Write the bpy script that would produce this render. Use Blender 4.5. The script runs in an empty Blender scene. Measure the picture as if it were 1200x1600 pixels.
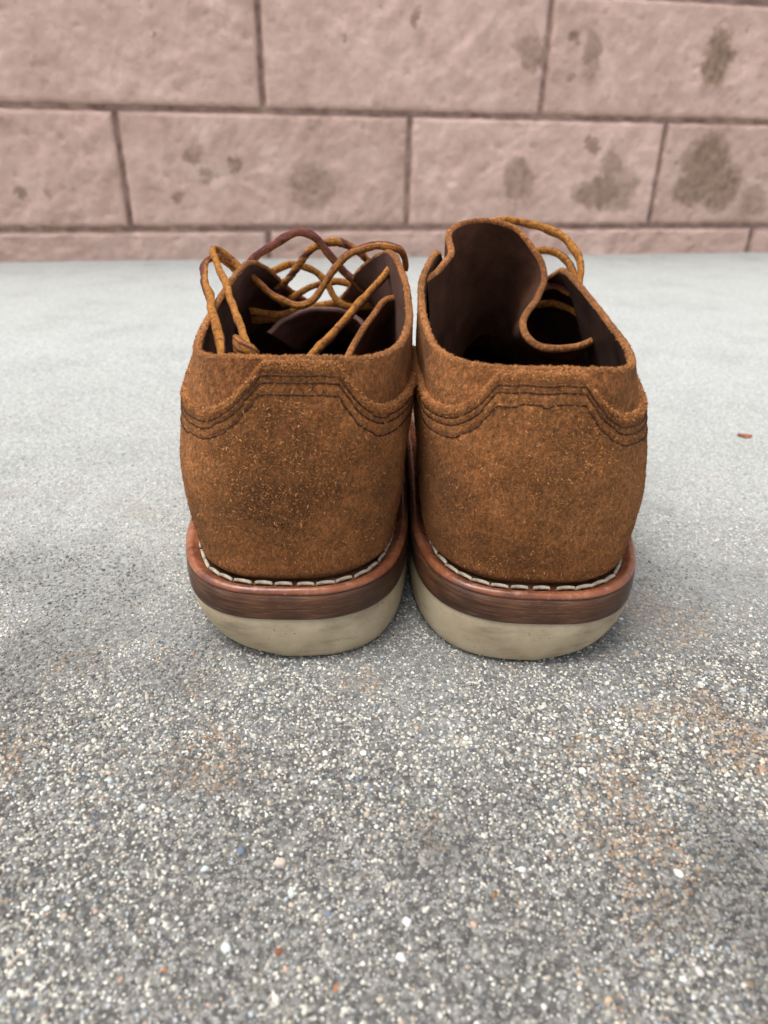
import bpy, math, random
import numpy as np
from mathutils import Matrix, Vector, noise as mnoise

random.seed(7)
rng = np.random.default_rng(11)
scene = bpy.context.scene
COL = scene.collection

# ------------------------------------------------------------------ camera
FPX, PITCH, WALL_YAW, ROLL = 1085.17, 0.495556, 0.197247, -0.017577
CAM_H, WALL_D = 0.16553, 1.1195

def cam_axes():
    F = np.array([0.0, math.cos(PITCH), -math.sin(PITCH)])
    R = np.array([1.0, 0, 0])
    D = np.array([0.0, -math.sin(PITCH), -math.cos(PITCH)])
    c, s = math.cos(ROLL), math.sin(ROLL)
    return c*R + s*D, -s*R + c*D, F
CR, CD, CF = cam_axes()

def at(px, py, Y):
    """photo pixel (1200x1600) -> point at depth Y metres ahead of the camera"""
    v = CF + (px-600)/FPX*CR + (py-800)/FPX*CD
    t = Y/v[1]
    return np.array([0, 0, CAM_H]) + v*t

cam_data = bpy.data.cameras.new('camera')
cam = bpy.data.objects.new('camera', cam_data)
COL.objects.link(cam)
cam.matrix_world = Matrix(((CR[0], -CD[0], -CF[0], 0), (CR[1], -CD[1], -CF[1], 0),
                           (CR[2], -CD[2], -CF[2], CAM_H), (0, 0, 0, 1)))
cam_data.sensor_fit = 'AUTO'
cam_data.sensor_width = 36
cam_data.lens = 36*FPX/1600
cam_data.clip_start = 0.01
cam_data.clip_end = 2000
cam_data.dof.use_dof = True
cam_data.dof.focus_distance = 0.250
cam_data.dof.aperture_fstop = 12
scene.camera = cam

# ------------------------------------------------------------------ light
SUN_EL, SUN_AZ = math.radians(72), math.radians(-100)     # azimuth from +Y towards +X
world = bpy.data.worlds.new('World')
scene.world = world
world.use_nodes = True
wn = world.node_tree.nodes; wl = world.node_tree.links
wn.clear()
sky = wn.new('ShaderNodeTexSky'); sky.sky_type = 'NISHITA'; sky.sun_disc = False
sky.sun_elevation = SUN_EL; sky.sun_rotation = SUN_AZ
sky.air_density = 1.0; sky.dust_density = 5.0; sky.ozone_density = 1.0
hs = wn.new('ShaderNodeHueSaturation'); hs.inputs['Saturation'].default_value = 0.30
bg = wn.new('ShaderNodeBackground'); bg.inputs['Strength'].default_value = 0.15
wo = wn.new('ShaderNodeOutputWorld')
wl.new(sky.outputs[0], hs.inputs['Color']); wl.new(hs.outputs[0], bg.inputs[0]); wl.new(bg.outputs[0], wo.inputs[0])
sd = bpy.data.lights.new('sun', 'SUN'); sd.energy = 1.3; sd.angle = math.radians(36); sd.color = (1, 0.97, 0.93)
sun = bpy.data.objects.new('sun', sd); COL.objects.link(sun)
sdir = Vector((math.sin(SUN_AZ)*math.cos(SUN_EL), math.cos(SUN_AZ)*math.cos(SUN_EL), math.sin(SUN_EL)))
sun.rotation_euler = sdir.to_track_quat('Z', 'Y').to_euler()
sun.location = (0, 0, 3)

scene.view_settings.view_transform = 'Standard'
scene.view_settings.look = 'None'
scene.view_settings.gamma = 1
scene.view_settings.use_curve_mapping = False
scene.view_settings.exposure = 0.82
scene.render.engine = 'CYCLES'
scene.cycles.use_denoising = True
scene.cycles.max_bounces = 6

# ------------------------------------------------------------------ helpers
def link(name, me, mat=None, parent=None):
    o = bpy.data.objects.new(name, me)
    COL.objects.link(o)
    if mat: me.materials.append(mat)
    if parent: o.parent = parent
    return o

def mesh_np(name, V, Fq, smooth=True):
    """V (n,3); Fq: (m,3|4) int array or list of such arrays"""
    me = bpy.data.meshes.new(name)
    if not isinstance(Fq, list): Fq = [Fq]
    V = np.asarray(V, dtype=np.float32)
    nl = sum(f.size for f in Fq); nf = sum(len(f) for f in Fq)
    me.vertices.add(len(V)); me.vertices.foreach_set('co', V.ravel())
    me.loops.add(nl); me.polygons.add(nf)
    li = np.concatenate([f.ravel() for f in Fq]).astype(np.int32)
    sizes = np.concatenate([np.full(len(f), f.shape[1]) for f in Fq])
    st = np.concatenate([[0], np.cumsum(sizes)[:-1]]).astype(np.int32)
    me.loops.foreach_set('vertex_index', li)
    me.polygons.foreach_set('loop_start', st)
    me.polygons.foreach_set('use_smooth', np.full(nf, smooth))
    me.update(calc_edges=True)
    me.validate()
    return me

def grid_faces(nu, nv, close_u=False, off=0, flip=False):
    """grid index i*nv+j"""
    iu = np.arange(nu if close_u else nu-1); jv = np.arange(nv-1)
    I, J = np.meshgrid(iu, jv, indexing='ij'); I2 = (I+1) % nu
    q = np.stack([I*nv+J, I2*nv+J, I2*nv+J+1, I*nv+J+1], -1).reshape(-1, 4)+off
    return q[:, ::-1] if flip else q

def tube(P, r, n=8, flat=1.0, cap=True, twist=0.0):
    """tube along polyline P with radius r (scalar or per point) -> V, [faces]"""
    P = np.asarray(P, float); m = len(P)
    r = np.broadcast_to(np.asarray(r, float), (m,))
    T = np.gradient(P, axis=0); T /= np.linalg.norm(T, axis=1)[:, None]+1e-12
    up = np.array([0, 0, 1.0])
    if abs(T[0]@up) > .9: up = np.array([1.0, 0, 0])
    N = np.zeros_like(P); v = up-T[0]*(up@T[0]); N[0] = v/np.linalg.norm(v)
    for i in range(1, m):
        v = N[i-1]-T[i]*(N[i-1]@T[i]); N[i] = v/np.linalg.norm(v)
    B = np.cross(T, N)
    a = np.linspace(0, 2*np.pi, n, endpoint=False)
    tw = twist*np.arange(m)
    ca = np.cos(a[None]+tw[:, None]); sa = np.sin(a[None]+tw[:, None])
    # rounded-square cross-section
    k = (np.abs(np.cos(a))**4+np.abs(np.sin(a))**4)**(-.25)
    ring = P[:, None]+(N[:, None]*(ca*k)[:, :, None]+B[:, None]*(sa*k)[:, :, None]*flat)*r[:, None, None]
    V = ring.reshape(-1, 3)
    I, J = np.meshgrid(np.arange(m-1), np.arange(n), indexing='ij')
    F = [np.stack([I*n+J, I*n+(J+1) % n, (I+1)*n+(J+1) % n, (I+1)*n+J], -1).reshape(-1, 4)]
    if cap:
        V = np.vstack([V, P[:1], P[-1:]])
        j = np.arange(n); c0, c1 = m*n, m*n+1
        F.append(np.stack([np.full(n, c0), (j+1) % n, j], -1))
        F.append(np.stack([np.full(n, c1), (m-1)*n+j, (m-1)*n+(j+1) % n], -1))
    return V, F

def catmull(P, per=12, closed=False):
    P = np.asarray(P, float); n = len(P); out = []
    rngi = range(n) if closed else range(n-1)
    t = np.linspace(0, 1, per, endpoint=False)[:, None]
    for i in rngi:
        if closed: p0, p1, p2, p3 = P[i-1], P[i], P[(i+1) % n], P[(i+2) % n]
        else:
            p1, p2 = P[i], P[i+1]
            p0 = P[i-1] if i > 0 else 2*p1-p2
            p3 = P[i+2] if i+2 < n else 2*p2-p1
        out.append(.5*((2*p1)+(-p0+p2)*t+(2*p0-5*p1+4*p2-p3)*t*t+(-p0+3*p1-3*p2+p3)*t**3))
    if not closed: out.append(P[-1:])
    return np.vstack(out)

def sstep(a, b, x):
    t = np.clip((x-a)/(b-a), 0, 1); return t*t*(3-2*t)

def grid_normals(G, close_u=False):
    if close_u:
        du = np.roll(G, -1, 0)-np.roll(G, 1, 0)
    else: du = np.gradient(G, axis=0)
    dv = np.gradient(G, axis=1)
    n = np.cross(du, dv); return n/(np.linalg.norm(n, axis=2)[:, :, None]+1e-12)

# ------------------------------------------------------------------ materials
class MB:
    def __init__(s, name):
        s.m = bpy.data.materials.new(name); s.m.use_nodes = True
        s.n = s.m.node_tree.nodes; s.l = s.m.node_tree.links
        s.b = s.n['Principled BSDF']
        s.tc = s.n.new('ShaderNodeTexCoord')
        s.co = s.tc.outputs['Object']
    def noise(s, scale, detail=4, rough=.55, vec=None, dist=0.0, out='Fac'):
        t = s.n.new('ShaderNodeTexNoise'); t.inputs['Scale'].default_value = scale
        t.inputs['Detail'].default_value = detail; t.inputs['Roughness'].default_value = rough
        t.inputs['Distortion'].default_value = dist
        s.l.new(vec or s.co, t.inputs['Vector']); return t.outputs[out]
    def voronoi(s, scale, out='Color', feature='F1', vec=None, rnd=1.0):
        t = s.n.new('ShaderNodeTexVoronoi'); t.feature = feature; t.inputs['Scale'].default_value = scale
        t.inputs['Randomness'].default_value = rnd
        s.l.new(vec or s.co, t.inputs['Vector']); return t.outputs[out]
    def mapping(s, scale=(1, 1, 1), rot=(0, 0, 0), loc=(0, 0, 0), vec=None):
        t = s.n.new('ShaderNodeMapping'); t.inputs['Scale'].default_value = scale
        t.inputs['Rotation'].default_value = rot; t.inputs['Location'].default_value = loc
        s.l.new(vec or s.co, t.inputs['Vector']); return t.outputs[0]
    def ramp(s, fac, stops, interp='LINEAR'):
        t = s.n.new('ShaderNodeValToRGB'); cr = t.color_ramp; cr.interpolation = interp
        while len(cr.elements) < len(stops): cr.elements.new(.5)
        for e, (p, c) in zip(cr.elements, stops):
            e.position = p; e.color = (*c, 1) if not np.isscalar(c) else (c, c, c, 1)
        s.l.new(fac, t.inputs[0]); return t.outputs[0]
    def mix(s, fac, a, b, mode='MIX'):
        t = s.n.new('ShaderNodeMix'); t.data_type = 'RGBA'; t.blend_type = mode
        for sock, v in ((t.inputs[0], fac), (t.inputs[6], a), (t.inputs[7], b)):
            if hasattr(v, 'is_linked'): s.l.new(v, sock)
            elif np.isscalar(v): sock.default_value = v
            else: sock.default_value = (*v, 1)
        return t.outputs[2]
    def math(s, op, a, b=None, clamp=False):
        t = s.n.new('ShaderNodeMath'); t.operation = op; t.use_clamp = clamp
        for sock, v in ((t.inputs[0], a), (t.inputs[1], b)):
            if v is None: continue
            if hasattr(v, 'is_linked'): s.l.new(v, sock)
            else: sock.default_value = v
        return t.outputs[0]
    def bump(s, h, strength=.5, dist=.001, prev=None):
        t = s.n.new('ShaderNodeBump'); t.inputs['Strength'].default_value = strength
        t.inputs['Distance'].default_value = dist
        s.l.new(h, t.inputs['Height'])
        if prev is not None: s.l.new(prev, t.inputs['Normal'])
        return t.outputs[0]
    def set(s, color=None, rough=None, normal=None, spec=None):
        for k, v in (('Base Color', color), ('Roughness', rough), ('Normal', normal), ('Specular IOR Level', spec)):
            if v is None: continue
            if hasattr(v, 'is_linked'): s.l.new(v, s.b.inputs[k])
            elif np.isscalar(v): s.b.inputs[k].default_value = v
            else: s.b.inputs[k].default_value = (*v, 1)
        return s.m

def mat_suede(name, k=1.0, off=0.0):
    b = MB(name)
    b.co = b.mapping(loc=(off, off*.7, off*.3))
    big = b.noise(24, 4, .62)
    mid = b.noise(160, 4, .65)
    fine = b.noise(850, 4, .72, vec=b.mapping((1, 1, .6), (0.3, 0.2, 0.5)))
    vor = b.voronoi(1500, 'Color')
    base = b.ramp(big, [(.34, (.125*k, .041*k, .0145*k)), (.50, (.275*k, .098*k, .031*k)), (.66, (.37*k, .144*k, .050*k))])
    sc_ = b.n.new('ShaderNodeVectorMath'); sc_.operation = 'MULTIPLY_ADD'
    b.l.new(b.noise(55, 3, .6, out='Color'), sc_.inputs[0]); sc_.inputs[1].default_value = (.022, .022, .022); b.l.new(b.tc.outputs['Object'], sc_.inputs[2])
    mp_ = b.mapping((1/.026, 1/.04, 1/.030), loc=(-.011/.026-(.15 if off else -.1), -.011/.04, -.083/.030), vec=sc_.outputs[0])
    ln_ = b.n.new('ShaderNodeVectorMath'); ln_.operation = 'LENGTH'; b.l.new(mp_, ln_.inputs[0])
    base = b.mix(.8, base, b.ramp(ln_.outputs['Value'], [(.15, .50), (.75, .78), (1.15, 1.08)]), 'MULTIPLY')
    m2 = b.ramp(mid, [(.30, .50), (.55, 1.0), (.75, 1.3)])
    c = b.mix(.8, base, m2, 'MULTIPLY')
    m3 = b.ramp(fine, [(.32, .30), (.52, 1.0), (.68, 1.9)])
    c = b.mix(.9, c, m3, 'MULTIPLY')
    h = b.math('ADD', b.math('MULTIPLY', fine, 1.0), b.math('MULTIPLY', mid, .9))
    nrm = b.bump(h, 1.0, .0018)
    m = b.set(c, .95, nrm, .12)
    b.b.inputs['Sheen Weight'].default_value = .25
    b.b.inputs['Sheen Roughness'].default_value = .6
    b.b.inputs['Sheen Tint'].default_value = (.8, .5, .25, 1)
    return m

def mat_attr(name, rough=.9, spec=.2, attr='col', bumpscale=None):
    b = MB(name)
    a = b.n.new('ShaderNodeAttribute'); a.attribute_name = attr
    nrm = None
    if bumpscale: nrm = b.bump(b.noise(bumpscale, 2), .3, .0003)
    return b.set(a.outputs['Color'], rough, nrm, spec)

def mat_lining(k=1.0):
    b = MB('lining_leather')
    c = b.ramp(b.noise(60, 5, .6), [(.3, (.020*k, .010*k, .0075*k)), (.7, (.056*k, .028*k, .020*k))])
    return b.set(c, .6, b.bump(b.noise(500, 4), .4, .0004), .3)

def mat_welt():
    b = MB('welt_leather')
    c = b.ramp(b.noise(90, 5, .6), [(.3, (.095, .028, .013)), (.55, (.22, .070, .030)), (.75, (.31, .12, .06))])
    c = b.mix(b.ramp(b.noise(300, 4, .7), [(.56, 0.0), (.70, .55)]), c, (.36, .19, .13))
    return b.set(c, b.ramp(b.noise(150, 3), [(.3, .20), (.7, .42)]), b.bump(b.noise(350, 4), .25, .0005), .5)

def mat_midsole():
    b = MB('stacked_leather')
    st = b.noise(70, 6, .7, vec=b.mapping((1, 1, 16)))
    c = b.ramp(st, [(.28, (.030, .013, .008)), (.5, (.105, .042, .020)), (.72, (.19, .085, .042))])
    sc = b.ramp(b.noise(240, 4, .7, vec=b.mapping((.5, .5, 7), (.02, .03, 0))), [(.58, 0.0), (.68, .7)])
    c = b.mix(sc, c, (.27, .17, .11))
    big = b.ramp(b.noise(38, 2), [(.35, .35), (.6, 1.05)])
    c = b.mix(.85, c, big, 'MULTIPLY')
    return b.set(c, b.ramp(b.noise(120, 3), [(.3, .32), (.7, .6)]), b.bump(st, .35, .0006), .4)

def mat_outsole():
    b = MB('cream_rubber')
    c = b.ramp(b.noise(45, 5, .6), [(.3, (.31, .245, .155)), (.55, (.44, .36, .24)), (.75, (.52, .44, .31))])
    sm = b.ramp(b.noise(60, 5, .7, vec=b.mapping((.6, .6, 2.6))), [(.50, 0.0), (.72, .65)])
    c = b.mix(sm, c, (.13, .10, .07))
    sp = b.ramp(b.noise(700, 2), [(.68, 0.0), (.74, .7)])
    c = b.mix(sp, c, (.06, .05, .04))
    return b.set(c, .55, b.bump(b.noise(400, 4), .15, .0004), .35)

def mat_thread(name, c0, c1):
    b = MB(name)
    c = b.ramp(b.noise(500, 3), [(.35, c0), (.65, c1)])
    return b.set(c, .8, b.bump(b.noise(2500, 2, vec=b.mapping((1, 1, 3))), .5, .0004), .2)

def mat_lace():
    b = MB('lace_leather')
    # rawhide lace: golden flesh side, smooth dark red grain side (UV x goes round the lace)
    uv = b.n.new('ShaderNodeUVMap'); uv.uv_map = 'round'
    sx = b.n.new('ShaderNodeSeparateXYZ'); b.l.new(uv.outputs[0], sx.inputs[0])
    u = b.math('ADD', sx.outputs[0], b.math('MULTIPLY', b.math('SUBTRACT', b.noise(350, 3), .5), .22))
    grain = b.ramp(u, [(.0, 0.0), (.05, 0.0), (.11, 1.0), (.34, 1.0), (.40, 0.0)])
    gold = b.ramp(b.noise(420, 6, .75), [(.3, (.15, .047, .007)), (.5, (.40, .155, .020)), (.72, (.58, .28, .06))])
    red = b.ramp(b.noise(260, 3), [(.3, (.075, .018, .015)), (.7, (.20, .060, .048))])
    fleck = b.ramp(b.noise(520, 3, .6, vec=b.mapping((1, 1.6, 1))), [(.55, 0.0), (.62, .8)])
    grain = b.math('MAXIMUM', grain, fleck)
    c = b.mix(grain, gold, red)
    return b.set(c, .7, b.bump(b.noise(800, 5, .75), 1.0, .0014), .25)

def mat_ground():
    b = MB('concrete')
    v1 = b.voronoi(950, 'Color'); d1 = b.voronoi(950, 'Distance')
    g = b.n.new('ShaderNodeSeparateColor'); b.l.new(v1, g.inputs[0])
    c = b.ramp(g.outputs[0], [(.0, (.10, .10, .105)), (.25, (.17, .165, .155)), (.55, (.32, .31, .285)), (.8, (.47, .46, .43)), (1, (.62, .61, .58))])
    edge = b.ramp(d1, [(.35, 1.0), (.75, .45)])
    c = b.mix(.6, c, edge, 'MULTIPLY')
    # darker grit colour near the camera, blended to paler cement towards the wall
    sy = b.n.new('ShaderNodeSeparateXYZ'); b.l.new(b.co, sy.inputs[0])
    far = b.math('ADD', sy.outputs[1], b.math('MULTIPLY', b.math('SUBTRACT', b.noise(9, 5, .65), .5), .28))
    pale_far = b.ramp(far, [(.14, 0.0), (.34, .75), (.6, .92)])
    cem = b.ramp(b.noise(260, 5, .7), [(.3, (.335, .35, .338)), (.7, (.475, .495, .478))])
    dark_matrix = b.ramp(b.noise(500, 3), [(.3, (.012, .0115, .011)), (.7, (.065, .061, .054))])
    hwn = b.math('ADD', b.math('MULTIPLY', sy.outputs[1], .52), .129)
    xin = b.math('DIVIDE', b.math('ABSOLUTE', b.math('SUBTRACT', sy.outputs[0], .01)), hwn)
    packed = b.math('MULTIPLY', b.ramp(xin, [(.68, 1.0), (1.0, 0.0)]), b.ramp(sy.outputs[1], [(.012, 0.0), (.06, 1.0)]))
    c = b.mix(b.math('ADD', b.math('MULTIPLY', packed, .54), .08), c, dark_matrix)  # darker matrix tone mixed in over the grain-covered area
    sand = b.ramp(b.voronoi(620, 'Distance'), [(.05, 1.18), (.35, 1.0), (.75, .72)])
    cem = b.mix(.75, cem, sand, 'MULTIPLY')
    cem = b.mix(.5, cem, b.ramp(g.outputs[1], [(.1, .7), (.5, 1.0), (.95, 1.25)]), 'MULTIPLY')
    c = b.mix(pale_far, c, cem)
    big = b.ramp(b.noise(14, 6, .7), [(.30, .82), (.50, 1.0), (.75, 1.06)])
    c = b.mix(.8, c, big, 'MULTIPLY')
    rust = b.ramp(b.noise(26, 5, .75), [(.63, 0.0), (.72, .55)])
    c = b.mix(b.math('MULTIPLY', rust, b.ramp(b.noise(330, 3), [(.45, 0.0), (.6, 1.0)])), c, (.28, .145, .045))
    h = b.math('ADD', b.math('MULTIPLY', d1, -.6), b.noise(600, 4, .7))
    return b.set(c, .9, b.bump(h, .55, .0007), .25)

# peeled-paint spots of the wall: (s, z, half width, half height, strength)
WALL_SPOTS = []
def mat_block():
    b = MB('painted_block')
    n1 = b.noise(22, 6, .65); n2 = b.noise(110, 5, .65)
    c = b.ramp(n1, [(.3, (.50, .340, .285)), (.55, (.625, .440, .375)), (.75, (.71, .530, .462))])
    c = b.mix(.5, c, b.ramp(n2, [(.3, .88), (.6, 1.04)]), 'MULTIPLY')
    oi = b.n.new('ShaderNodeObjectInfo')
    c = b.mix(1.0, c, b.ramp(oi.outputs['Random'], [(.0, (.90, .89, .88)), (.5, (1.0, .98, .96)), (1.0, (1.05, 1.04, 1.04))]), 'MULTIPLY')
    # grime and peeled paint
    wob = b.noise(38, 5, .65, out='Color')
    add = b.n.new('ShaderNodeVectorMath'); add.operation = 'MULTIPLY_ADD'
    b.l.new(wob, add.inputs[0]); add.inputs[1].default_value = (.05, 0, .05); b.l.new(b.co, add.inputs[2])
    sub = b.n.new('ShaderNodeVectorMath'); sub.operation = 'SUBTRACT'
    b.l.new(add.outputs[0], sub.inputs[0]); sub.inputs[1].default_value = (.025, 0, .025)
    tot = None
    for (s, z, w, h, k) in WALL_SPOTS:
        mp = b.mapping((1/w, 0, 1/h), (0, 0, 0), (-s/w, 0, -z/h), vec=sub.outputs[0])
        ln = b.n.new('ShaderNodeVectorMath'); ln.operation = 'LENGTH'; b.l.new(mp, ln.inputs[0])
        m = b.ramp(ln.outputs['Value'], [(.66, k), (1.0, 0.0)])
        tot = m if tot is None else b.math('MAXIMUM', tot, m)
    pc = b.ramp(b.noise(90, 5, .7), [(.3, (.115, .075, .043)), (.55, (.25, .168, .108)), (.75, (.40, .28, .20))])
    tot = b.math('MULTIPLY', tot, b.ramp(b.noise(120, 4, .7), [(.30, .65), (.5, 1.0)]))
    c = b.mix(tot, c, pc)
    sp = b.ramp(b.noise(48, 3, .6), [(.70, 0.0), (.76, .75)])
    c = b.mix(sp, c, (.20, .155, .12))
    h = b.math('ADD', b.math('ADD', b.noise(70, 6, .68), b.math('MULTIPLY', b.ramp(b.noise(150, 4, .6), [(.30, 0.0), (.46, 1.0)]), .5)), b.math('MULTIPLY', tot, -.35))
    return b.set(c, .85, b.bump(h, .55, .0035), .2)

def mat_mortar():
    b = MB('mortar')
    c = b.ramp(b.noise(60, 5, .7), [(.3, (.17, .115, .092)), (.55, (.36, .25, .21)), (.75, (.56, .41, .35))])
    return b.set(c, .95, b.bump(b.noise(160, 5), .7, .002), .1)

# ------------------------------------------------------------------ ground
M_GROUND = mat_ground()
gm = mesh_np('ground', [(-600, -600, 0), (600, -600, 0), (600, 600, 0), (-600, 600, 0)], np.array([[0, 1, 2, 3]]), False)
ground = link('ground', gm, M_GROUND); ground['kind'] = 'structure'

# ------------------------------------------------------------------ wall
WALL_ROT = Matrix.Rotation(WALL_YAW, 4, 'Z')
BW, BH, JOINT = 0.406, 0.152, 0.0072
Z_A = 0.1945
S_U, S_M, S_B = 0.0442, -0.1538, 0.0408
def wall_sz(px, py):
    v = CF + (px-600)/FPX*CR + (py-800)/FPX*CD
    c, s = math.cos(-WALL_YAW), math.sin(-WALL_YAW)
    w = np.array([c*v[0]-s*v[1], s*v[0]+c*v[1], v[2]]); t = WALL_D/w[1]
    return w[0]*t, CAM_H+w[2]*t
for (x, y, hw, hh, k) in [(1122, 90, 21, 34, .85), (925, 90, 13, 28, .6), (830, 80, 22, 22, .6), (650, 27, 9, 8, .7),
                          (488, 294, 34, 26, .55), (303, 240, 14, 11, .6), (370, 254, 7, 9, .7), (810, 285, 22, 26, .55),
                          (955, 262, 22, 20, .6), (928, 226, 10, 12, .7), (935, 302, 42, 20, .75), (970, 300, 26, 30, .55),
                          (1105, 255, 38, 34, .8), (1078, 300, 30, 22, .75), (1128, 290, 32, 30, .8), (1110, 228, 16, 16, .6),
                          (1175, 315, 26, 26, .5), (36, 302, 7, 6, .7), (75, 305, 6, 12, .45), (276, 310, 6, 6, .6),
                          (896, 60, 6, 9, .7), (890, 122, 7, 6, .6), (318, 278, 6, 12, .5)]:
    s, z = wall_sz(x, y); sx = FPX/1.22
    WALL_SPOTS.append((s, z, hw*1.12/sx, hh*1.18/sx, k))
M_BLOCK, M_MORTAR = mat_block(), mat_mortar()
wall = bpy.data.objects.new('block_wall', None); COL.objects.link(wall)
wall.matrix_world = WALL_ROT
wall['label'] = 'pale pink painted concrete block wall with peeled patches along the back of the slab'
wall['category'] = 'wall'

def make_block(s0, s1, z0, z1, seed):
    fine = z0 < .36 and s1 > -.62 and s0 < .72
    st = .0032 if fine else .008
    nu = int((s1-s0)/st); nv = int((z1-z0)/st)
    dep = .09
    s = np.linspace(s0, s1, nu); z = np.linspace(z0, z1, nv)
    S, Z = np.meshgrid(s, z, indexing='ij')
    ds = np.minimum(S-s0, s1-S); dz = np.minimum(Z-z0, z1-Z)
    r = .005
    Y = np.zeros_like(S)
    for i in range(nu):
        for j in range(nv):
            p = Vector((S[i, j]*1.0, seed*3.7, Z[i, j]*1.0))
            q = mnoise.noise(p*11+Vector((0, 0, 4)))
            lum = mnoise.fractal(p*45+Vector((q*1.2, 0, q*1.2)), .75, 2.1, 4)
            pit = mnoise.noise(Vector((p.x*95, p.y+9, p.z*120)))
            Y[i, j] = -(lum*.0024*(.7+.6*q) + mnoise.noise(p*14)*.0018) + max(0, pit-.35)*.006
    e = np.clip(np.minimum(ds, dz)/r, 0, 1)
    jit = np.array([[mnoise.noise(Vector((S[i, j]*60, 5+seed, Z[i, j]*60))) for j in range(nv)] for i in range(nu)])
    Y += (1-np.sqrt(np.clip(1-(1-e)**2, 0, 1)))*.005*(1+.5*jit)
    # ragged arrises
    S2 = S + (1-e)*jit*.0012; Z2 = Z + (1-e)*jit*.0016
    front = np.stack([S2, WALL_D+Y, Z2], -1)
    V = front.reshape(-1, 3); F = [grid_faces(nu, nv)]
    idx = np.arange(nu*nv).reshape(nu, nv)
    loop = np.concatenate([idx[:, 0], idx[-1, 1:], idx[-2::-1, -1], idx[0, -2:0:-1]])
    back = V[loop].copy(); back[:, 1] = WALL_D+dep
    o = len(V); n = len(loop); k = np.arange(n)
    V = np.vstack([V, back])
    F.append(np.stack([loop[(k+1) % n], loop[k], o+k, o+(k+1) % n], -1))
    return mesh_np('block', V, F)

seed = 0
courses = []
for i in range(-1, 5):
    z1 = Z_A - BH + i*BH*1.0 + (BH if i >= 0 else BH) - BH   # lower edge below
    z0c = Z_A-BH+(i-0)*BH
    courses.append(z0c)
for ci, zb in enumerate(courses):                 # zb = bottom joint line of the course
    off = S_B if ci == 0 else (S_M if ci % 2 == 1 else S_U)
    for k in range(-6, 7):
        s0 = off+k*BW+JOINT/2; s1 = off+(k+1)*BW-JOINT/2
        if s1 < -2.3 or s0 > 2.5: continue
        seed += 1
        link('block', make_block(s0, s1, zb+JOINT/2, zb+BH-JOINT/2, seed), M_BLOCK, wall)
zt = courses[-1]+BH
def box_mesh(name, a, c):
    (x0, y0, z0), (x1, y1, z1) = a, c
    V = [(x0, y0, z0), (x1, y0, z0), (x1, y1, z0), (x0, y1, z0), (x0, y0, z1), (x1, y0, z1), (x1, y1, z1), (x0, y1, z1)]
    F = np.array([[0, 3, 2, 1], [4, 5, 6, 7], [0, 1, 5, 4], [1, 2, 6, 5], [2, 3, 7, 6], [3, 0, 4, 7]])
    return mesh_np(name, V, F, False)
ms = np.arange(-2.40, 2.75, .012); mz = np.arange(-.12, zt-.004, .0075)
MS, MZ = np.meshgrid(ms, mz, indexing='ij'); MY = np.zeros_like(MS)
for i in range(len(ms)):
    for j in range(len(mz)):
        if mz[j] < .37: MY[i, j] = mnoise.noise(Vector((ms[i]*26, 3, mz[j]*26)))*.0024+mnoise.noise(Vector((ms[i]*90, 8, mz[j]*90)))*.001
MG = np.stack([MS, WALL_D+.0066+MY, MZ], -1)
link('mortar', mesh_np('mortar', MG.reshape(-1, 3), grid_faces(len(ms), len(mz))), M_MORTAR, wall)

# ------------------------------------------------------------------ shoes
M_SUEDES = [mat_suede('suede_worn'), mat_suede('suede_brushed', 1.0, .37)]
M_EDGE = mat_suede('raw_suede_edge', 1.15, .2)
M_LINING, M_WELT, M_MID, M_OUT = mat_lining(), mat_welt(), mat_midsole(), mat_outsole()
M_STITCH = mat_thread('welt_thread', (.22, .185, .130), (.50, .45, .35))
M_THREAD = mat_thread('dark_thread', (.030, .012, .006), (.085, .035, .016))
M_LACE = mat_lace()
M_NAP = mat_attr('suede_nap', .9, .1)
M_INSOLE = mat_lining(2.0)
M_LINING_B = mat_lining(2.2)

# stations, mm: lip (x, y) for the lateral and the medial side, top line (x, y, z)
LIP_L = [(0, 0), (17, 1.6), (29.5, 9), (37.5, 22), (42, 42), (43.5, 65), (45, 92), (48, 118), (51, 140), (54, 165), (56, 190), (55.5, 215), (52, 240), (42, 268), (25, 290), (0, 302)]
LIP_M = [(0, 0), (17, 1.6), (30.5, 9), (39, 22), (43.3, 42), (43.8, 65), (43.6, 92), (43.5, 118), (43.6, 140), (43.8, 165), (44, 190), (44, 215), (43, 240), (36, 268), (22, 290), (0, 302)]

def zs_top(y):      # height of the welt's top face along the shoe (m)
    return .0306 + .0012*sstep(.0, .05, y) - .0085*sstep(.09, .20, y) + .009*sstep(.21, .30, y)**1.5
def zs_mid(y):      # leather / rubber boundary
    return .0184 - .006*sstep(.09, .20, y) + .0085*sstep(.21, .30, y)**1.5
def zs_bot(y):
    return .007*sstep(.215, .302, y)**1.6

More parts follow.
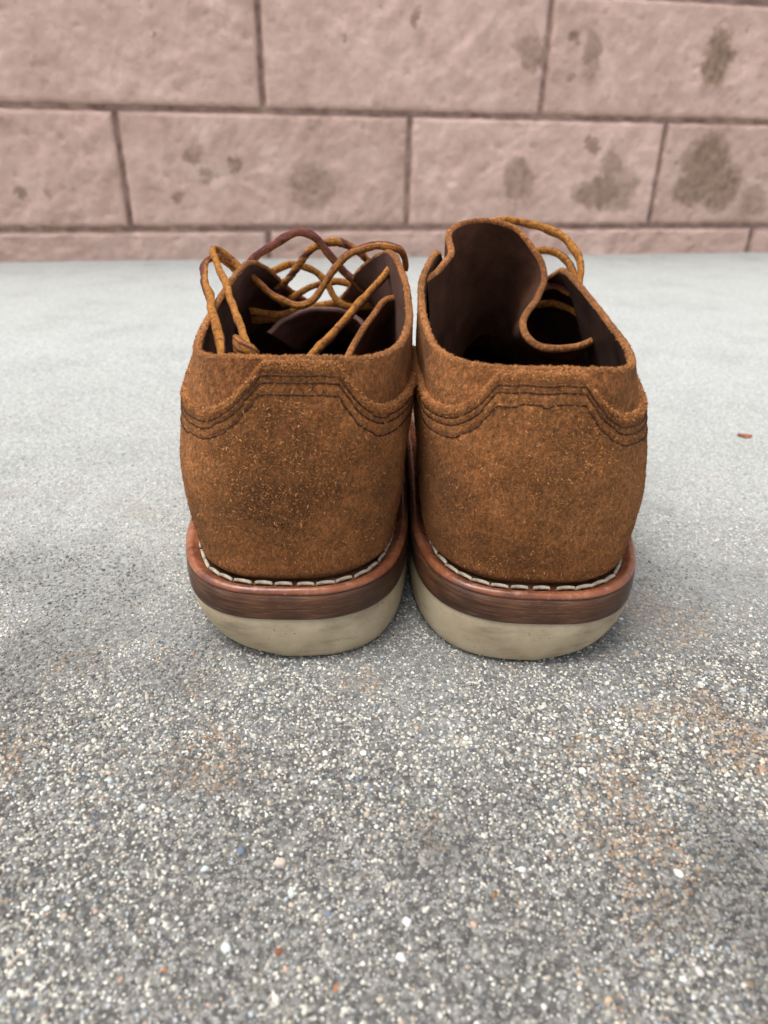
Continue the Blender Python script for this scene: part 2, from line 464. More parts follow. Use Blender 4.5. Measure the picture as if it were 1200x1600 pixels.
def shoe(prefix_label, ox, oy, rot, sgn, tops, group):
    """sgn +1: lateral side is +x. tops = (top line lateral, top line medial)"""
    root = bpy.data.objects.new('shoe', None); COL.objects.link(root)
    root.location = (ox, oy, .0005); root.rotation_euler = (0, 0, rot)
    root['label'] = prefix_label; root['category'] = 'shoe'; root['group'] = group
    PER = 22
    M_SUEDE = M_SUEDES[0 if sgn < 0 else 1]
    def loop(lat, med):
        L = np.array(lat, float); M = np.array(med, float)
        L = L.copy(); M = M.copy(); L[:, 0] *= sgn; M[:, 0] *= -sgn
        # go round with the outside on a fixed hand: start at heel, along +x side first
        A, B = (L, M) if sgn > 0 else (M, L)
        return np.vstack([A, B[-2:0:-1]])/1000.0
    lip = catmull(loop(LIP_L, LIP_M), PER, True)            # counter-clockwise seen from above
    top = catmull(loop(*tops), PER, True)
    N = len(lip)
    tan = np.roll(lip, -1, 0)-np.roll(lip, 1, 0)
    for _ in range(6): tan = (np.roll(tan, 1, 0)+tan*2+np.roll(tan, -1, 0))/4
    tan /= np.linalg.norm(tan, axis=1)[:, None]
    nrm = np.stack([tan[:, 1], -tan[:, 0]], 1)              # outward
    y = lip[:, 1]
    seg = np.linalg.norm(np.roll(lip, -1, 0)-lip, axis=1)
    arc = np.concatenate([[0], np.cumsum(seg)[:-1]]); per = arc[-1]+seg[-1]
    sarc = np.where(arc > per/2, arc-per, arc)              # signed arc from the heel back
    lat_w = np.clip(sgn*lip[:, 0]/.04, -1, 1)

    def ring(profile, name, mat, closed=False):
        """profile: list of (inward offset array/scalar, z array) -> grid"""
        G = np.zeros((N, len(profile), 3))
        for j, (o, z) in enumerate(profile):
            o = np.broadcast_to(o, (N,))
            G[:, j, :2] = lip-nrm*o[:, None]; G[:, j, 2] = z
        F = grid_faces(N, len(profile), True)
        return link(name, mesh_np(name, G.reshape(-1, 3), F), mat, root), G
    zt_, zm_, zb_ = zs_top(y), zs_mid(y), zs_bot(y)
    wobble = np.array([mnoise.noise(Vector((p[0]*45, p[1]*45, 3.3*ox*100))) for p in lip])
    # heel wear: sole rounded up at the outer back corner
    wear = .0055*np.clip(lat_w, 0, 1)*(1-sstep(.01, .065, y))
    # outsole: rounded side wall then flat bottom
    prof = []
    for o, f in [(.0100, 1.0), (.0014, 1.0), (.0008, .97), (.0004, .86), (.0002, .70), (.0003, .50), (.0006, .30), (.0011, .15), (.0019, .06), (.0030, .012), (.0046, 0), (.018, 0), (.028, 0)]:
        o = o+wear*.8*(1-f)**1.5
        zz = zb_+wear*(1-f)*np.clip(1-(o-.010)/.02, 0, 1)*1.0 + (zm_-zb_)*f
        prof.append((o+wobble*.0003*(f < 1), zz))
    outs, G = ring(prof[::-1], 'outsole', M_OUT)
    # close the bottom
    bm_ = outs.data
    # midsole band
    prof = [(.011, zm_+.0001), (.0002, zm_+.0001), (.0, zm_+.0008), (-.0002+wobble*.0003, zm_+(zt_-zm_)*.35), (-.0001, zm_+(zt_-zm_)*.62), (.0003, zt_-.0026), (.0010, zt_-.0021), (.011, zt_-.0021)]
    ring(prof, 'midsole', M_MID)
    # welt with rounded lip and stitch channel
    prof = [(.0012, zt_-.0024), (.0003, zt_-.0020), (.0002+wobble*.0003, zt_-.0013), (.0008, zt_-.0006+wobble*.0002), (.0016, zt_+.0000+wobble*.0003), (.0028, zt_-.0002), (.0036, zt_-.0008), (.0044, zt_-.0015), (.0056, zt_-.0019), (.0066, zt_-.0021), (.0084, zt_-.0032), (.0098, zt_-.0042), (.016, zt_-.0045)]
    welt, Gw = ring(prof, 'welt', M_WELT)
    # stitches
    pitch = .0078; ns = int(per/pitch); pitch = per/ns
    st_v, st_f = tube([(-.0031, 0, -.0006), (-.0027, 0, .0001), (-.0014, 0, .0003), (0, 0, .00033), (.0014, 0, .0003), (.0027, 0, .0001), (.0031, 0, -.0006)], [.0004, .00058, .00064, .00064, .00064, .00058, .0004], 6)
    st_me = mesh_np('stitch', st_v, st_f); st_me.materials.append(M_STITCH)
    for k in range(ns):
        a = k*pitch+random.uniform(-.0004, .0004)
        i = int(np.searchsorted(arc, a) % N)
        p = lip[i]-nrm[i]*(.0057+random.uniform(-.0002, .0002))
        o = bpy.data.objects.new('stitch', st_me); COL.objects.link(o); o.parent = welt
        o.location = (p[0], p[1], zt_[i]-.0010)
        o.rotation_euler = (0, 0, math.atan2(tan[i, 1], tan[i, 0])+random.uniform(-.09, .09))
        o.scale = (random.uniform(.92, 1.06), random.uniform(.9, 1.1), 1)

    # ---- upper surface
    NV = 64
    fo = .0118-.0028*sstep(.005, .035, y)-.0035*sstep(.03, .14, y)                     # feather line inset
    F_ = np.column_stack([lip-nrm*fo[:, None], zt_-.0035])
    o1 = .0044+.0026*(1-sstep(0, .03, y))
    B1 = np.column_stack([lip-nrm*o1[:, None], np.full(N, .0580)])
    B2 = B1*.45+top*.55; B2[:, :2] += nrm*.0012
    B2[:, 2] = .0560*.42+top[:, 2]*.58
    # forefoot: rounded section
    wf = sstep(.10, .165, y)[:, None]
    base = np.column_stack([lip-nrm*.0055, zt_])
    def sec(th, pw):
        c, s = math.cos(th)**pw, math.sin(th)**pw
        q = top*(1-c)+base*c
        q[:, 2] = zt_+(top[:, 2]-zt_)*s
        return q
    B1 = B1*(1-wf)+sec(math.radians(36), .8)*wf
    B2 = B2*(1-wf)+sec(math.radians(64), .85)*wf
    B0 = np.column_stack([lip-nrm*(fo*.30+o1*.70)[:, None], zt_+.0085])
    B0 = B0*(1-wf)+sec(math.radians(15), .8)*wf
    g = np.stack([F_, B0, B1, B2, top], 1)                  # N,5,3
    ext = np.concatenate([2*g[:, :1]-g[:, 1:2], g, 2*g[:, 4:]-g[:, 3:4]], 1)
    # softer start at the feather line: tuck under
    ext[:, 0, 2] = g[:, 0, 2]-.002; ext[:, 0, :2] = g[:, 0, :2]-nrm*.010*(1-.6*wf)
    vv = np.concatenate([np.linspace(0, 1, 14)[:-1], np.linspace(1, 4, NV-13)]); G = np.zeros((N, NV, 3))
    for j, v in enumerate(vv):
        i = min(int(v), 3); t = v-i
        p0, p1, p2, p3 = ext[:, i], ext[:, i+1], ext[:, i+2], ext[:, i+3]
        G[:, j] = .5*((2*p1)+(-p0+p2)*t+(2*p0-5*p1+4*p2-p3)*t*t+(-p0+3*p1-3*p2+p3)*t**3)
    # lumps of worn leather
    GN = grid_normals(G, True)
    lump = np.zeros((N, NV))
    for i in range(0, N):
        for j in range(0, NV, 1):
            p = Vector(G[i, j])
            lump[i, j] = mnoise.noise(p*38+Vector((ox*50, 0, 0)))*.0011+mnoise.noise(p*95)*.00035
    fade = np.minimum(1, (NV-1-np.arange(NV))/10.0)[None]*np.minimum(1, np.arange(NV)/6.0)[None]
    G = G+GN*(lump*fade)[:, :, None]
    GN = grid_normals(G, True)
    TH = .0025
    inner = G-GN*TH
    # upper = outer skin + rounded raw rim at the top edge
    rim = [G]
    upv = np.array([0, 0, 1.0])
    e0 = G[:, -1]; n0 = GN[:, -1]
    d0 = G[:, -1]-G[:, -3]; d0 /= np.linalg.norm(d0, axis=1)[:, None]+1e-9
    opening = (top[:, 1] < .196)
    rims = []
    for a in (25, 60, 90, 120, 155, 180):
        c, s = math.cos(math.radians(a)), math.sin(math.radians(a))
        rims.append(e0-n0*(TH/2)*(1-c)+d0*(TH/2)*s*.9)
    rim_j = np.array([mnoise.noise(Vector(p)*420)*.00035 for p in e0])
    R_ = np.stack(rims, 1)+(d0*rim_j[:, None])[:, None]
    upper = link('upper', mesh_np('upper', G.reshape(-1, 3), grid_faces(N, NV, True)), M_SUEDE, root)
    ii = np.where(opening)[0]
    # contiguous run through the heel: rotate so that it is one strip
    k0 = next(i for i in range(N) if opening[i] and not opening[i-1])
    run = [(k0+i) % N for i in range(opening.sum())]
    RG = np.concatenate([G[run][:, -1:], R_[run]], 1)
    link('top_edge', mesh_np('top_edge', RG.reshape(-1, 3), grid_faces(len(run), RG.shape[1])), M_EDGE, upper)
    lin = np.concatenate([inner[run][:, 4:-1], R_[run][:, -1:]], 1)
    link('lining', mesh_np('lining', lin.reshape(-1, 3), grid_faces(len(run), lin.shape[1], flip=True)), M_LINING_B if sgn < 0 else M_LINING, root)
    # insole: flat fan just above the welt
    ins = np.column_stack([lip-nrm*(fo+.002)[:, None], zt_+.004])
    cl = np.column_stack([np.zeros(N), ins[:, 1], ins[:, 2]+.001])
    IG = np.stack([ins, cl], 1)
    link('insole', mesh_np('insole', IG.reshape(-1, 3), grid_faces(N, 2, True)), M_INSOLE, root)

    # ---- heel counter: raised panel over the back with its own raw edge
    half = .122
    cols = [i for i in range(N) if abs(sarc[i]) <= half]
    cols.sort(key=lambda i: sarc[i])
    ca = np.interp(np.linspace(-half, half, 420), sarc[cols], np.arange(len(cols)))
    def colsample(A):
        A = A[cols]; f = np.floor(ca).astype(int); f = np.minimum(f, len(cols)-2); t = (ca-f)
        t = t.reshape(-1, *([1]*(A.ndim-1)))
        return A[f]*(1-t)+A[f+1]*t
    CG = colsample(G); CS = np.linspace(-half, half, 420)
    a = np.abs(CS)
    asm = np.abs(CS+sgn*.0045)
    ztop = CG[:, -1, 2]
    u_ = np.clip((asm-.0130)/.025, 0, 1)
    seam = .0890+.0185*(1-u_)**2.2 + .004*sstep(.05, .10, a)
    seam = np.minimum(seam, ztop-.0008)
    seam += np.array([mnoise.noise(Vector((s_*140, ox*90, 0)))*.0005 for s_ in CS])
    # the front ends slope down to the welt
    seam = np.where(a > half-.022, .030+(seam-.030)*np.clip((half-a)/.022, 0, 1)**.6, seam)
    NC = 110
    K = np.zeros((420, NC+3, 3)); CGN = grid_normals(CG); S_OFF = .0020
    for i in range(420):
        zc = np.maximum.accumulate(CG[i, :, 2]+np.arange(NV)*1e-7)
        zq = np.linspace(zc[0], seam[i], NC)
        fj = np.interp(zq, zc, np.arange(NV))
        j = np.minimum(fj.astype(int), NV-2); t = (fj-j)[:, None]
        p = CG[i, j]*(1-t)+CG[i, j+1]*t; n = CGN[i, j]*(1-t)+CGN[i, j+1]*t
        dd = seam[i]-zq
        gr = np.zeros(NC)
        for q in (.0028, .0050, .0088): gr += np.exp(-((dd-q)/.00042)**2)
        puff = .0004*np.exp(-((dd-.0013)/.0008)**2)
        off = S_OFF*np.clip(zq-.028, 0, .004)/.004 - gr*.00042 + puff*.3
        K[i, :NC] = p+n*off[:, None]
        K[i, NC] = p[-1]+n[-1]*S_OFF*.8+upv*.0005
        K[i, NC+1] = p[-1]+n[-1]*S_OFF*.35+upv*.0007
        K[i, NC+2] = p[-1]-n[-1]*.0005+upv*.0006
    counter = link('heel_counter', mesh_np('heel_counter', K[:, :NC].reshape(-1, 3), grid_faces(420, NC)), M_SUEDE, root)
    link('raw_edge', mesh_np('raw_edge', K[:, NC-1:].reshape(-1, 3), grid_faces(420, 4)), M_EDGE, counter)
    KN = grid_normals(K)
    # seam stitching: three rows of short dark stitches lying in the grooves
    Vs, Fs, o = [], [], 0
    for q in (.0028, .0050, .0088):
        path = []
        for i in range(420):
            if a[i] > half-.03: continue
            zc = K[i, :NC, 2]; jz = np.interp(seam[i]-q, zc, np.arange(NC)); j = int(jz)
            path.append(K[i, min(j, NC-1)]+KN[i, min(j, NC-1)]*.00012)
        path = np.array(path); L = np.concatenate([[0], np.cumsum(np.linalg.norm(np.diff(path, axis=0), axis=1))])
        for s0 in np.arange(0, L[-1]-.003, .0025):
            ss = np.linspace(s0, s0+.0023, 4)
            P = np.stack([np.interp(ss, L, path[:, d]) for d in range(3)], 1)
            v, f = tube(P, [.0002, .0003, .0003, .0002], 5, cap=False)
            Vs.append(v); Fs += [q_+o for q_ in f]; o += len(v)
    sm = link('seam_stitching', mesh_np('seam_stitching', np.vstack(Vs), Fs), M_THREAD, counter); sm['kind'] = 'stuff'

    # ---- nap: loose suede fibres on the back and frayed along raw edges
    def fibres(P, Nn, T1, T2, ln, wd, lift, col):
        n = len(P)
        ang = rng.normal(0, .9, n)+np.where(rng.random(n) < .5, 0, np.pi)
        d = T1*np.cos(ang)[:, None]+T2*np.sin(ang)[:, None]
        bend = np.cross(Nn, d)*rng.normal(0, .35, n)[:, None]
        a0 = P-Nn*.0001
        m = a0+(d*.55+bend*.3)*ln[:, None]+Nn*(lift*ln)[:, None]
        e = a0+(d+bend)*ln[:, None]+Nn*(lift*ln*1.1)[:, None]
        side = np.cross(Nn, d)*wd[:, None]
        V = np.stack([a0-side, a0+side, m-side*.8, m+side*.8, e], 1).reshape(-1, 3)
        b = np.arange(n)*5
        F = [np.stack([b, b+1, b+3, b+2], 1), np.stack([b+2, b+3, b+4], 1)]
        C = np.repeat(col, 5, 0)
        return V, F, C
    def sample_grid(Gd, Nd, count, jlo, jhi, weight=None):
        nu, nv = Gd.shape[:2]
        if weight is None: fi = rng.random(count)*(nu-2)
        else:
            cw = np.cumsum(weight/weight.sum()); fi = np.searchsorted(cw, rng.random(count)); fi = np.minimum(fi, nu-2)+rng.random(count)*.99
        fj = jlo+rng.random(count)*(jhi-jlo)
        i = fi.astype(int); j = np.minimum(fj.astype(int), nv-2); t = (fi-i)[:, None]; u = (fj-j)[:, None]
        i = np.minimum(i, nu-2)
        P = (Gd[i, j]*(1-t)+Gd[i+1, j]*t)*(1-u)+(Gd[i, j+1]*(1-t)+Gd[i+1, j+1]*t)*u
        T1 = Gd[i+1, j]-Gd[i, j]; T1 /= np.linalg.norm(T1, axis=1)[:, None]+1e-9
        n_ = Nd[i, j]; return P, n_, T1, np.cross(n_, T1)
    parts = []
    wc = 1.0/(1+(CS/.06)**2)
    def cols_(n, k=1.0):
        r = rng.random((n, 1)); c = np.array([.17, .060, .017])*(1-r)+np.array([.44, .205, .075])*r
        return np.hstack([c*k, np.ones((n, 1))])
    n = 46000; P, n_, t1, t2 = sample_grid(K, KN, n, 4, NC-2, wc)
    parts.append(fibres(P, n_, t1, t2, rng.uniform(.0003, .0008, n), rng.uniform(.00008, .00015, n), rng.uniform(.05, .45, n), cols_(n, .95)))
    n = 3600; P, n_, t1, t2 = sample_grid(K, KN, n, 8, NC-2, wc)
    parts.append(fibres(P, n_, t1, t2, rng.uniform(.0006, .0015, n), rng.uniform(.00010, .00021, n), rng.uniform(.1, .4, n), cols_(n, 1.3)))
    QG, QN = CG, CGN
    n = 7000; P, n_, t1, t2 = sample_grid(QG, QN, n, 42, NV-1, None)
    parts.append(fibres(P, n_, t1, t2, rng.uniform(.0004, .0009, n), rng.uniform(.00006, .00011, n), rng.uniform(.05, .5, n), cols_(n, .75)))
    # frayed edges
    RN = grid_normals(RG)
    n = 9000; P, n_, t1, t2 = sample_grid(RG, RN, n, 0, RG.shape[1]-1)
    n_ = n_*np.sign((n_*upv).sum(1)+.3)[:, None]
    parts.append(fibres(P, n_, t1, t2, rng.uniform(.0003, .0008, n), rng.uniform(.00006, .00011, n), rng.uniform(.2, .8, n), cols_(n, 1.15)))
    n = 5000; P, n_, t1, t2 = sample_grid(K, KN, n, NC-3, NC+1)
    parts.append(fibres(P, n_, t1, t2, rng.uniform(.0004, .0010, n), rng.uniform(.00006, .00012, n), rng.uniform(.3, .9, n), cols_(n, 1.3)))
    Vn, Fn, Cn, o = [], [], [], 0
    for v, f, c in parts:
        Vn.append(v); Fn += [x+o for x in f]; Cn.append(c); o += len(v)
    me = mesh_np('nap', np.vstack(Vn), Fn)
    at_ = me.color_attributes.new('col', 'FLOAT_COLOR', 'POINT'); at_.data.foreach_set('color', np.vstack(Cn).astype(np.float32).ravel())
    nap = link('nap', me, M_NAP, root); nap['kind'] = 'stuff'
    return root

FORE = [(22, 138, 112), (15, 162, 99), (6, 188, 86), (0, 205, 77), (0, 228, 68), (0, 250, 61), (0, 266, 57), (0, 276, 54)]
TOP_LEFT = (
    [(-5, 12, 106), (9, 12.5, 106), (20, 16, 105), (27.5, 27, 104), (31.5, 47, 104), (33, 70, 106), (31, 95, 112), (27, 118, 117)]+FORE,
    [(5, 12, 106), (18, 12.5, 106), (30, 17, 105), (38.5, 30, 105.5), (42.5, 50, 107.5), (43, 72, 111), (41, 96, 117), (35, 119, 122)]+FORE)
TOP_RIGHT = (
    [(-4, 12, 104), (9, 12.5, 104), (18, 16, 103), (24.5, 25, 103), (28.5, 45, 103.5), (29.5, 68, 105), (28, 92, 109), (23, 118, 115.5)]+FORE,
    [(4, 12, 104), (18, 12.5, 104), (31, 17, 104), (39.5, 30, 105), (42.5, 50, 108), (43.2, 72, 111.5), (42, 95, 116), (35.5, 119, 122), (31, 138, 113), (22, 162, 99), (9, 188, 86)]+FORE[3:])
shoe_l = shoe('brown suede shoe with untied lace looping over its open throat and side', -.0340, .1918, 0.0, -1, TOP_LEFT, 'pair of brown suede shoes')
shoe_r = shoe('brown suede shoe with its tongue standing up and curled to one side', .0545, .1918, 0.0, 1, TOP_RIGHT, 'pair of brown suede shoes')

# ------------------------------------------------------------------ tongue, laces (placed in the world, then handed to their shoe)
def adopt(o, root):
    o.parent = root
    o.matrix_parent_inverse = (Matrix.Translation(root.location) @ root.rotation_euler.to_matrix().to_4x4()).inverted()
    return o

def sheet(name, top_pts, bot_pts, thick, root, mats, rows=26, bulge=0.0, per=14):
    """leather sheet between a top edge curve and a bottom curve, with a raw rounded edge"""
    A = catmull(top_pts, per); B = catmull(bot_pts, per)
    B = np.stack([np.interp(np.linspace(0, 1, len(A)), np.linspace(0, 1, len(B)), B[:, d]) for d in range(3)], 1)
    t = np.linspace(0, 1, rows)
    G = A[:, None]*(1-t)[None, :, None]+B[:, None]*t[None, :, None]
    G[:, :, 2] += bulge*np.sin(np.pi*t)[None]
    N = grid_normals(G)
    N = (np.roll(N, 1, 0)+N*2+np.roll(N, -1, 0)); N[0] = N[1]; N[-1] = N[-2]; N /= np.linalg.norm(N, axis=2)[:, :, None]
    lum = np.array([[mnoise.noise(Vector(q)*90)*.0008 for q in row] for row in G])
    G = G+N*lum[:, :, None]
    f = G+N*thick/2; b = G-N*thick/2
    d = G[:, 0]-G[:, 1]; d /= np.linalg.norm(d, axis=1)[:, None]
    edge = np.stack([G[:, 0]+N[:, 0]*thick/2*math.cos(x)+d*thick/2*math.sin(x) for x in np.linspace(0, math.pi, 7)], 1)
    o = link(name, mesh_np(name, np.vstack([f.reshape(-1, 3), b.reshape(-1, 3)]), [grid_faces(len(A), rows), grid_faces(len(A), rows, off=len(A)*rows, flip=True)]), mats[0])
    adopt(o, root)
    e = link('raw_edge', mesh_np('raw_edge', edge.reshape(-1, 3), grid_faces(len(A), 7)), mats[1]); e.parent = o
    return o

YR = .1918
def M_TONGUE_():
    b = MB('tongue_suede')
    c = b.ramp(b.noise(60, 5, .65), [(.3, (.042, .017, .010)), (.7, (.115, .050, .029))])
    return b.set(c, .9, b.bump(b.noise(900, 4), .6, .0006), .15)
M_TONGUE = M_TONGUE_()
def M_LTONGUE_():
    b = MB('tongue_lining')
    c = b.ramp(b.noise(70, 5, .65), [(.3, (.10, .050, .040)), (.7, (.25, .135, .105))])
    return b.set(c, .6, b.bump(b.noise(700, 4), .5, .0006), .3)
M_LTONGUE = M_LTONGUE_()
tr = [at(662, 440, YR+.098), at(682, 425, YR+.108), at(703, 398, YR+.120), at(700, 368, YR+.132), at(722, 351, YR+.142), at(762, 346, YR+.148), at(802, 357, YR+.148), at(832, 388, YR+.144), at(850, 428, YR+.136),
      at(842, 462, YR+.124), at(822, 490, YR+.110), at(818, 518, YR+.098), at(838, 538, YR+.090), at(870, 545, YR+.086), at(905, 540, YR+.090), at(932, 527, YR+.098)]
br = [np.array(q) for q in [(.0225, YR+.118, .060), (.028, YR+.136, .062), (.036, YR+.158, .066), (.046, YR+.180, .072), (.056, YR+.186, .073), (.064, YR+.180, .068), (.071, YR+.166, .070), (.079, YR+.150, .073), (.085, YR+.134, .072)]]
sheet('tongue', tr, br, .0030, shoe_r, (M_TONGUE, M_EDGE), per=12)
# left shoe: the tongue lies forward, low in the throat
tl = [at(538, 566, YR+.074), at(556, 535, YR+.084), at(578, 500, YR+.096), at(602, 470, YR+.106), at(622, 462, YR+.110), at(634, 440, YR+.112)]
bl = [np.array([-.012, YR+.130, .050]), np.array([-.004, YR+.150, .058]), np.array([.004, YR+.150, .060]), np.array([.008, YR+.130, .060])]
sheet('tongue_gusset', tl, bl, .0028, shoe_l, (M_TONGUE, M_EDGE), per=12)
tl = [at(420, 520, YR+.135), at(450, 497, YR+.150), at(500, 482, YR+.158), at(550, 492, YR+.156), at(575, 515, YR+.142)]
bl = [np.array([-.050, YR+.185, .062]), np.array([-.040, YR+.196, .070]), np.array([-.030, YR+.200, .072]), np.array([-.020, YR+.196, .070]), np.array([-.012, YR+.185, .062])]
sheet('tongue', tl, bl, .0024, shoe_l, (M_LTONGUE, M_LTONGUE), per=12)

def lace(name, pts, root, r=.00168, twist=0.0, phase=0):
    P = catmull([at(x, y, YR+dy/1000.0) for x, y, dy in pts], 14)
    L = np.concatenate([[0], np.cumsum(np.linalg.norm(np.diff(P, axis=0), axis=1))])
    n = max(12, int(L[-1]/.0009)); s = np.linspace(0, L[-1], n)
    P = np.stack([np.interp(s, L, P[:, d]) for d in range(3)], 1)
    for _ in range(3): P[1:-1] = (P[:-2]+P[1:-1]*2+P[2:])/4
    jr = np.array([1+.22*mnoise.noise(Vector((x*160, phase*7.7, 0)))+.10*mnoise.noise(Vector((x*700, phase*3.1, 5))) for x in s])
    P[1:-1] += np.array([[mnoise.noise(Vector((x*90, phase*5+d*9, 2)))*.0007 for d in range(3)] for x in s])[1:-1]
    K = 10
    V, F = tube(P, r*jr, K, flat=.78, twist=twist)
    me = mesh_np(name, V, F)
    uv = me.uv_layers.new(name='round')
    lv = np.zeros(len(me.loops), dtype=np.int32); me.loops.foreach_get('vertex_index', lv)
    u = ((lv % K)/K+phase) % 1.0
    uv.data.foreach_set('uv', np.stack([u, (lv//K)*.001], 1).astype(np.float32).ravel())
    o = link(name, me, M_LACE); return adopt(o, root)

LX = [  # left shoe: (pixel x, pixel y, mm beyond the heel)
    ([(388, 418, 136), (402, 400, 134), (430, 380, 134), (465, 363, 138), (490, 370, 140), (518, 402, 142), (545, 432, 146), (580, 458, 150), (605, 462, 150)], .0, .0),
    ([(633, 420, 136), (631, 398, 132), (620, 388, 126), (588, 383, 126), (552, 394, 128), (522, 420, 128), (506, 446, 128), (490, 468, 127), (464, 477, 126), (430, 464, 126), (402, 440, 126), (390, 428, 126)], .0, .3),
    ([(432, 455, 150), (448, 438, 150), (466, 412, 150), (486, 390, 152), (512, 378, 154), (542, 383, 156), (572, 406, 158), (592, 430, 160)], .55, .1),
    ([(404, 430, 150), (425, 425, 152), (455, 413, 156), (488, 422, 158), (508, 440, 158), (522, 465, 156), (548, 480, 156), (585, 478, 160)], .0, .55),
    ([(440, 478, 160), (462, 462, 160), (490, 447, 162), (530, 440, 164), (565, 452, 166), (590, 470, 168)], .0, .6),
    ([(394, 500, 146), (420, 500, 158), (450, 495, 168), (500, 478, 172), (550, 470, 172), (585, 482, 170)], .0, .45),
    ([(392, 486, 136), (412, 490, 146), (440, 492, 152), (470, 482, 158)], 0, .5),
    ([(614, 415, 120), (606, 426, 116), (582, 452, 106), (556, 480, 96), (522, 519, 82), (490, 552, 70), (470, 580, 60)], .0, .62),
    ([(352, 590, 42), (346, 556, 44), (338, 512, 58), (328, 468, 80), (318, 432, 100), (322, 410, 112), (340, 402, 122), (362, 414, 128), (372, 428, 128)], .05, .15),
    ([(398, 566, 42), (386, 536, 50), (368, 492, 70), (350, 438, 100), (334, 402, 116), (334, 390, 122), (346, 394, 126), (364, 408, 128), (378, 424, 126)], .0, .66),
]
for i, (p, tw, ph) in enumerate(LX): lace('lace', p, shoe_l, twist=tw, phase=ph)
RX = [
    ([(752, 362, 160), (775, 346, 160), (805, 346, 158), (842, 354, 154), (880, 372, 146), (902, 396, 138), (907, 420, 132), (904, 446, 128)], .0, .55),
    ([(828, 400, 166), (842, 391, 164), (866, 394, 158), (886, 408, 150), (898, 430, 140), (900, 450, 132)], .0, .4),
    ([(842, 452, 146), (866, 446, 142), (890, 456, 134), (905, 470, 128)], 0, .1),
    ([(838, 478, 148), (862, 474, 146), (888, 482, 140), (906, 492, 134)], 0, .6),
]
for i, (p, tw, ph) in enumerate(RX): lace('lace', p, shoe_r, twist=tw, phase=ph)
# cut lace tip resting on the collar of the left shoe
V, F = tube([at(368, 536, YR+.028), at(378, 545, YR+.024), at(392, 551, YR+.022), at(404, 556, YR+.022)], [.0030, .0034, .0030, .0016], 8, flat=.35)
me = mesh_np('lace_tip', V, F); me.uv_layers.new(name='round')
adopt(link('lace_tip', me, M_LACE), shoe_l)

